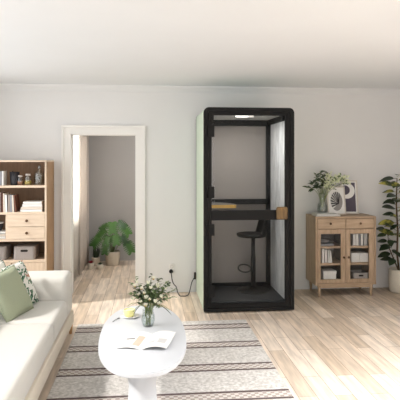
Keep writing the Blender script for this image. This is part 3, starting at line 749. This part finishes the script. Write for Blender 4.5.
for i, (x, w, h, m, lab) in enumerate([(2.602, .034, .14, M['paper'], 'white book at the divider end of the upper shelf'), (2.640, .034, .145, M['paper'], 'white book second from the divider on the upper shelf'),
        (2.672, .024, .14, M['greycover'], 'grey book between white books on the upper shelf'), (2.705, .034, .148, M['paper'], 'white book just past the grey one on the upper shelf'), (2.752, .048, .15, M['print_l'], 'pale grey patterned book at the plant end of upper shelf')]):
    book(x, -.30, zt, w, .17, h, m, lab, group='books in the cabinet')
t = thing('basket', 'grey woven basket at the bottom behind the glass door', 'basket', (2.69, -.29, zb))
w, d, h = .20, .2, .115
MB().ring(rrect(-w / 2, w / 2, -d / 2, d / 2, .02), rrect(-w / 2 + .008, w / 2 - .008, -d / 2 + .008, d / 2 - .008, .016), 0, h, 'Z').build('basket_wall', M['basket'], t)
MB().box(-w / 2 + .004, w / 2 - .004, -d / 2 + .004, d / 2 - .004, .0, .006).build('basket_floor', M['basket'], t)
MB().prism(rrect(-.03, .03, h * .62, h * .8, .008), -d / 2 - .002, -d / 2 + .005, 'Y').build('handle_slot', M['hole'], t)

# things on the cabinet
ZT = Z1
bk2 = [(.018, .31, 'large white book lying under the vase on the cabinet', 2.262, -.29), (.014, .27, 'smaller white book stacked on the large one under the vase', 2.25, -.285)]
zz = ZT
for w, l, lab, x, y in bk2:
    book(x, y, zz, w, .22, l, M['paper'], lab, flat=True, group='books on the cabinet top'); zz += w + .0003
t = thing('glass_vase', 'clear bottle shaped glass vase on the cabinet', 'vase', (2.222, -.27, zz))
MB().lathe([(0, 0), (.050, 0), (.060, .012), (.064, .06), (.058, .10), (.038, .145), (.036, .22), (.044, .255), (.041, .255), (.033, .22), (.035, .146), (.054, .10), (.060, .06), (.055, .014), (0, .008)], 30).build('glass_body', M['clear'], t)
MB().lathe([(0, .01), (.054, .014), (.059, .06), (.054, .095), (0, .095)], 28).build('water', M['water'], t)
t = thing('flower_arrangement', 'cream blossom sprays and dark leaves in the cabinet vase', 'flowers', (2.222, -.27, zz + .012))
rb = random.Random(11); stems, dl = MB(), MB(); NECK = .33
for e in ((-.10, .0, .50), (-.04, -.03, .52), (-.17, -.02, .36), (-.12, .03, .38), (.0, .0, .42), (-.2, .02, .31), (-.06, -.04, .33), (.03, .01, .50)):
    p = stem_path((0, 0, 0), e, .01); stems.tube(p, .003, 5)
    for k in range(7):
        u = .68 + .32 * k / 6; q = bez((0, 0, 0), e, u); a = rb.uniform(0, 2 * PI)
        dl.leaf(q, (math.cos(a), math.sin(a) * .7, rb.uniform(-.4, .8)), (0, -.6, 1), rb.uniform(.06, .095), rb.uniform(.013, .02), .3, .2, 5)
for e in ((.10, -.02, .43), (.18, -.01, .42), (.26, 0, .41), (.32, .01, .37), (.05, -.03, .39), (.13, -.04, .38), (.22, -.03, .45), (.03, -.05, .33), (.29, -.02, .43), (.08, .02, .46), (.07, -.05, .33)):
    p = stem_path((0, 0, 0), e, .04); stems.tube(p, .0025, 5); fl, gl = MB(), MB()
    for k in range(34):
        c = Vector((rb.gauss(0, .025), rb.gauss(0, .022), rb.gauss(0, .021)))
        if k % 5: fl.tube([(0, 0, 0), c], .0008, 4)
        (fl if k % 5 else gl).leaf(c, (rb.uniform(-1, 1), rb.uniform(-1, .3), rb.uniform(-.3, 1)), (0, -.7, .7), rb.uniform(.018, .032), rb.uniform(.008, .013), .2, .3, 3)
    q = fl.build('blossom_spray', M['petal2'], t, loc=e); gl.build('spray_leaves', M['leafg'], q)
stems.build('stems', M['stem'], t); dl.build('leaves', M['leafd'], t)

def frame(name, label, x, y, z, w, h, lean, rz, art, fm, fw=.014):
    o = thing(name, label, 'picture frame', (x, y, z), rz, 'framed prints leaning on the cabinet')
    rot = Matrix.Rotation(-lean, 3, 'X')
    def add(b, nm, m): 
        bmesh.ops.transform(b.b, matrix=rot.to_4x4(), verts=b.b.verts); return b.build(nm, m, o)
    rc = lambda a, c, e, g: [(a, e), (c, e), (c, g), (a, g)]
    add(MB().ring(rc(-w / 2, w / 2, 0, h), rc(-w / 2 + fw, w / 2 - fw, fw, h - fw), -.011, .011), 'frame_border', fm)
    add(MB().box(-w / 2 + fw * .8, w / 2 - fw * .8, -.001, .008, fw * .8, h - fw * .8), 'print', M['art_w'])
    art(add, w, h, fw)
    return o
def art_fan(add, w, h, fw):
    # fan of dark rays beside a grey oval of fine lines
    cx, cz = .004, h * .47; b = MB(); rx, rz_ = w * .33, h * .335
    def pt(a, r): return (cx + rx * r * math.cos(a), cz + rz_ * r * math.sin(a))
    for k in range(9):
        a0 = PI * .30 + PI * .95 * k / 9; a1 = a0 + PI * .95 / 9 * .6
        b.prism([pt(a0, 1.02), pt(a1, 1.02), (cx + .024, cz - .03), (cx + .03, cz - .036)], -.003, -.0012, 'Y')
    add(b, 'print_ink', M['art_k'])
    b = MB(); o = [pt(PI * .28 - (PI * 1.0) * i / 22, 1) for i in range(23)] + [(cx + .02, cz - .03)]
    b.prism(o, -.0026, -.0012, 'Y'); add(b, 'print_shading', M['art_g'])
def art_moon(add, w, h, fw):
    m = .030
    b = MB(); b.prism([(-w / 2 + m, m), (w / 2 - m, m), (w / 2 - m, h - m), (-w / 2 + m, h - m)], -.0022, -.0012, 'Y'); add(b, 'print_field', M['art_p'])
    def disc(cx, cz, r, y0, y1, nm, mm):
        b = MB(); o = []
        for i in range(40):
            a = 2 * PI * i / 40; o.append((max(-w / 2 + m, min(w / 2 - m, cx + r * math.cos(a))), max(m, min(h - m, cz + r * math.sin(a)))))
        b.prism(o, y0, y1, 'Y'); add(b, nm, mm)
    disc(-.03, h * .69, .105, -.0032, -.0022, 'print_disc', M['art_w']); disc(-.052, h * .71, .062, -.0042, -.0032, 'print_disc', M['art_p'])
frame('picture_frame', 'pale frame with a dusk purple print and white crescent', 2.640, -.150, ZT + .004, .222, .442, .17, -.06, art_moon, M['framew'])
frame('picture_frame', 'white frame with a black and grey striped fan print', 2.440, -.215, ZT + .004, .242, .365, .17, .04, art_fan, M['framew'])

# ------------------------------------------------------------------ rubber plant at the far end
t = thing('potted_rubber_plant', 'tall rubber plant with yellow edged leaves beside the cabinet', 'potted plant', (3.265, -.24, 0))
PR = .135
MB().lathe([(0, 0), (PR * .86, 0), (PR * .95, .03), (PR, .15), (PR * .98, .29), (PR * .93, .30), (PR * .9, .29), (PR * .9, .25), (0, .25)], 36).build('pot', M['pot'], t)
MB().lathe([(0, .252), (PR * .88, .252), (0, .262)], 24).build('soil', M['soil'], t)
b = MB(); b.tube([(0, 0, .25), (-.03, 0, .5), (-.02, .0, .8), (-.04, 0, 1.15), (-.03, 0, 1.48)], [.014, .013, .012, .010, .006], 8)
b.tube([(-.0, 0, .25), (-.07, -.02, .40), (-.14, -.02, .56), (-.17, -.02, .78)], [.01, .009, .007, .004], 8); b.build('trunk', M['trunk'], t)
rb = random.Random(5)
lv = []
for k in range(38):
    z = .70 + .82 * k / 37; a = k * 2.4 + .4
    lv.append(((-.03, 0, z), (math.cos(a), math.sin(a) * .75, rb.uniform(-.15, .6)), rb.uniform(.15, .22), 1 if (k % 3 == 0 or (k % 5 == 1)) else 0))
for k in range(14):
    u = k / 13; a = k * 2.4 + 2.2
    lv.append(((-.07 - .10 * u, -.02, .42 + .40 * u), (math.cos(a) - .45, math.sin(a) * .7, rb.uniform(-.3, .5)), rb.uniform(.13, .18), 0))
for p, d, ln, y in lv:
    d = Vector(d).normalized(); q = Vector(p) + d * .035; ln *= 1 - .35 * max(0, d.x) - .25 * max(0, d.y)
    b = MB(); b.leaf((0, 0, 0), d, (rb.uniform(-.4, .1), -.5, .9), ln, ln * .3, rb.uniform(.1, .35), .15, 7); b.tube([-d * .035, (0, 0, 0)], .003, 5)
    o = b.build('leaf', M['ruby'] if y else M['rubg'], t, loc=q)
    if y: o['label'] = 'yellow variegated leaf'

# ------------------------------------------------------------------ far room: curtains and pots
def drape(name, label, x, y0, y1, z0, z1, amp, waves, m, group):
    b = bmesh.new(); n = waves * 10; rows = []
    for i in range(n + 1):
        u = i / n; yy = y0 + (y1 - y0) * u; xx = x + amp * math.sin(2 * PI * waves * u) + amp * .4 * math.sin(2 * PI * waves * .37 * u + 1)
        rows.append([b.verts.new((xx * 1.0 - x + (x if False else 0), yy - (y0 + y1) / 2, z)) for z in (z0, z0 + .4, (z0 + z1) / 2, z1)])
    for a, c in zip(rows, rows[1:]):
        for k in range(3): b.faces.new([a[k], c[k], c[k + 1], a[k + 1]])
    o = MB().merge(b, None, None, True).build(name, m, loc=(x, (y0 + y1) / 2, 0), solid=.002)
    tag(o, label, 'curtain', group)
    return o
drape('curtain', 'white sheer curtain glowing in front of the window', -1.035, .20, 1.12, .02, 2.56, .018, 9, M['sheer'], 'curtains in the room beyond the doorway')
drape('curtain', 'beige pleated curtain hanging beside the bright sheer', -1.02, 1.10, 2.22, .02, 2.56, .034, 9, M['drape'], 'curtains in the room beyond the doorway')
t = thing('curtain_rod', 'thin curtain rod above the sheer and beige curtains', 'curtain rod', (-1.03, 1.2, 2.58))
MB().tube([(0, -1.04, 0), (0, 1.08, 0)], .012, 10).build('rod', M['trim'], t)
b = MB(); b.box(-.07, .0, -.62, -.60, -.01, .01); b.box(-.07, 0, .6, .62, -.01, .01); b.build('bracket', M['trim'], t)

def pot(mb, r0, r1, h): return mb.lathe([(0, 0), (r0, 0), (r0 + (r1 - r0) * .3, h * .1), (r1, h * .8), (r1, h), (r1 * .92, h), (r1 * .9, h * .88), (0, h * .88)], 30)
t = thing('potted_monstera', 'large monstera with split leaves in a beige pot', 'potted plant', (-.575, 1.98, 0))
pot(MB(), .105, .122, .225).build('pot', M['potclay'], t)
MB().lathe([(0, .199), (.108, .199), (0, .206)], 20).build('soil', M['soil'], t)
def monstera_leaf(c, n, tipdir, size):
    n = Vector(n).normalized(); d = Vector(tipdir); d = (d - n * d.dot(n)).normalized(); s = d.cross(n)
    b = bmesh.new()
    def P(x, y): return Vector((0, 0, 0)) + s * x * size + d * y * size + n * size * (.10 * abs(x) - .35 * x * x - .18 * max(0, y) ** 2)
    def half(y): return .50 * math.sqrt(max(0, 1 - ((y - .42) / .62) ** 2)) * (1.08 - .25 * max(0, y))
    for sg in (-1, 1):
        ys = [-.12 + i * .142 for i in range(8)]
        for i in range(7):
            y0, y1 = ys[i], ys[i + 1]
            g = .046 if 1 <= i <= 5 else 0
            inner = .16
            r0, r1 = P(0, max(0, y0 * .9)), P(0, max(0.001, y1 * .9))
            i0, i1 = P(sg * min(inner, half(y0)), y0 + .04), P(sg * min(inner, half(y1)), y1 + .04)
            w0, w1 = half(y0 + g + .02), half(y1 - g)
            o0, o1 = P(sg * w0, y0 + g + .06), P(sg * w1, y1 - g + .06)
            m0, m1 = P(sg * (inner + w0) / 2, y0 + g * .6 + .05), P(sg * (inner + w1) / 2, y1 - g * .6 + .05)
            vs = [b.verts.new(p) for p in (r0, i0, i1, r1)]; b.faces.new(vs)
            if w0 > inner + .03 and w1 > inner + .01:
                q = [b.verts.new(p) for p in (m0, o0, o1, m1)]
                b.faces.new([vs[1], q[0], q[3], vs[2]]); b.faces.new(q)
    return MB().merge(b, None, None, False).build('leaf', M['monst'], t, loc=c)
stalks = MB()
for c, n, d, sz in [((.0, -.04, .70), (.05, -.85, .45), (.05, -.4, -.6), .22), ((.15, -.02, .64), (.4, -.7, .5), (.8, -.3, -.5), .23), ((-.12, -.05, .58), (-.35, -.75, .5), (-.75, -.3, -.4), .20),
        ((.05, -.12, .50), (.1, -.9, .3), (.15, -.3, -.8), .19), ((-.22, -.08, .45), (-.2, -.9, .35), (-.5, -.2, -.55), .20), ((-.10, -.14, .34), (-.1, -.95, .3), (-.1, -.2, -.8), .17),
        ((.24, -.04, .37), (.3, -.8, .4), (.45, -.2, -.8), .22), ((-.08, .0, .66), (-.2, -.6, .7), (-.4, -.3, .1), .17), ((.09, .0, .70), (.2, -.6, .6), (.5, -.2, -.1), .18), ((-.06, -.08, .48), (0, -.8, .6), (-.2, -.5, -.4), .18), ((.15, -.08, .48), (.3, -.8, .5), (.5, -.3, -.5), .18)]:
    monstera_leaf(c, n, d, sz)
    stalks.tube([(c[0] * .12, c[1] * .12, .2), (c[0] * .5, c[1] * .4 + .02, .2 + (c[2] - .2) * .7 + .05), c], [.006, .005, .004], 6)
stalks.tube([(.02, 0, .3), (.16, 0, .5), (.30, -.02, .36)], [.005, .004, .003], 6)
stalks.build('stalks', M['stem'], t)

GP = 'small succulent pots on the far room floor'
t = thing('potted_succulent', 'small white pot of crimson succulents', 'potted plant', (-.895, 1.66, 0), 0, GP)
pot(MB(), .038, .05, .092).build('pot', M['pot'], t)
b = MB()
for r in range(3):
    for k in range(9): a = 2 * PI * k / 9 + r; b.leaf((0, 0, .085), (math.cos(a), math.sin(a), .35 + .55 * r), (0, 0, 1), .062 - .008 * r, .014, -.2, .3, 4)
b.build('rosette', M['pink'], t)
t = thing('potted_succulent', 'small low pot of grey green succulent', 'potted plant', (-.750, 1.65, 0), 0, GP)
pot(MB(), .044, .056, .072).build('pot', M['pot'], t)
b = MB()
for r in range(3):
    for k in range(9): a = 2 * PI * k / 9 + r; b.leaf((0, 0, .066), (math.cos(a), math.sin(a), .3 + .5 * r), (0, 0, 1), .05 - .006 * r, .012, -.2, .3, 4)
b.build('rosette', M['succ'], t)
t = thing('potted_snake_plant', 'dark spiky plant in a pale pot behind the succulents', 'potted plant', (-.845, 1.95, 0), 0, GP)
pot(MB(), .058, .068, .135).build('pot', M['potclay'], t)
b = MB()
for k in range(18): a = k * 2.4; r = .35 + .5 * (k % 3) / 2; b.leaf((.03 * math.cos(a), .03 * math.sin(a), .115), (math.cos(a) * r * .5, math.sin(a) * r * .5, 1), (math.cos(a), math.sin(a), .2), rb.uniform(.16, .24), .013, .15, .2, 5)
b.build('spikes', M['rubg'], t)

# ------------------------------------------------------------------ light
sc = bpy.context.scene
w = bpy.data.worlds.new('sky'); sc.world = w; w.use_nodes = True
bg = w.node_tree.nodes['Background']; bg.inputs[0].default_value = (1, .99, .97, 1); bg.inputs[1].default_value = .6
def area(name, loc, rot, sx, sy, power, rgb=(1, 1, 1), spread=PI):
    l = bpy.data.lights.new(name, 'AREA'); l.shape = 'RECTANGLE'; l.size = sx; l.size_y = sy; l.energy = power; l.color = rgb; l.spread = spread
    o = bpy.data.objects.new(name, l); col.objects.link(o); o.location = loc; o.rotation_euler = rot; return o
area('window_daylight', (XL - .25, (WY0 + WY1) / 2, (WZ0 + WZ1) / 2), (0, -PI / 2, 0), WZ1 - WZ0, WY1 - WY0, 56, (.955, .98, 1))
area('rear_added_fill', ((VX0 + VX1) / 2, YF - .25, 1.45), (PI / 2, 0, 0), VX1 - VX0, 1.9, 60, (.975, .99, 1))  # fill light for the window added behind the camera
area('far_window_daylight', (FX0 - .25, (QY0 + QY1) / 2, (QZ0 + QZ1) / 2), (0, -PI / 2, 0), QZ1 - QZ0, QY1 - QY0, 95, (1, .99, .98))
area('far_added_fill', (.5, 1.1, 2.63), (0, 0, 0), .5, .5, 26, (1, .98, .95))  # unseen fill added in the far room to lift its wall and plants
area('booth_lamp', (1.095, -.815, 2.20), (0, 0, 0), .12, .12, 6.5, (1, .98, .95))
area('overhead_light', (2.3, -4.4, 2.62), (0, 0, 0), 1.8, 1.0, 100, (.985, .99, 1), 2.0)  # unseen fill light added overhead to brighten the floor
l = bpy.data.lights.new('sun', 'SUN'); l.energy = 3.6; l.angle = math.radians(5); l.color = (1, .97, .93)
o = bpy.data.objects.new('sun', l); col.objects.link(o)
o.rotation_euler = Vector((.70, .20, -.63)).to_track_quat('-Z', 'Y').to_euler(); o.location = (-5, -4, 5)

# ------------------------------------------------------------------ camera
cam = bpy.data.cameras.new('camera'); co = bpy.data.objects.new('camera', cam); col.objects.link(co); sc.camera = co
cam.sensor_width = 36; cam.sensor_fit = 'HORIZONTAL'; cam.lens = 540 / 400 * 36
cam.shift_y = -(200 - 162) / 400
co.location = (0, -7.0, 1.69); co.rotation_euler = (PI / 2, 0, -math.atan(52.3 / 540))
cam.clip_start = .05
vs = sc.view_settings; vs.view_transform = 'Standard'; vs.look = 'None'; vs.gamma = 1; vs.use_curve_mapping = False; vs.exposure = .11
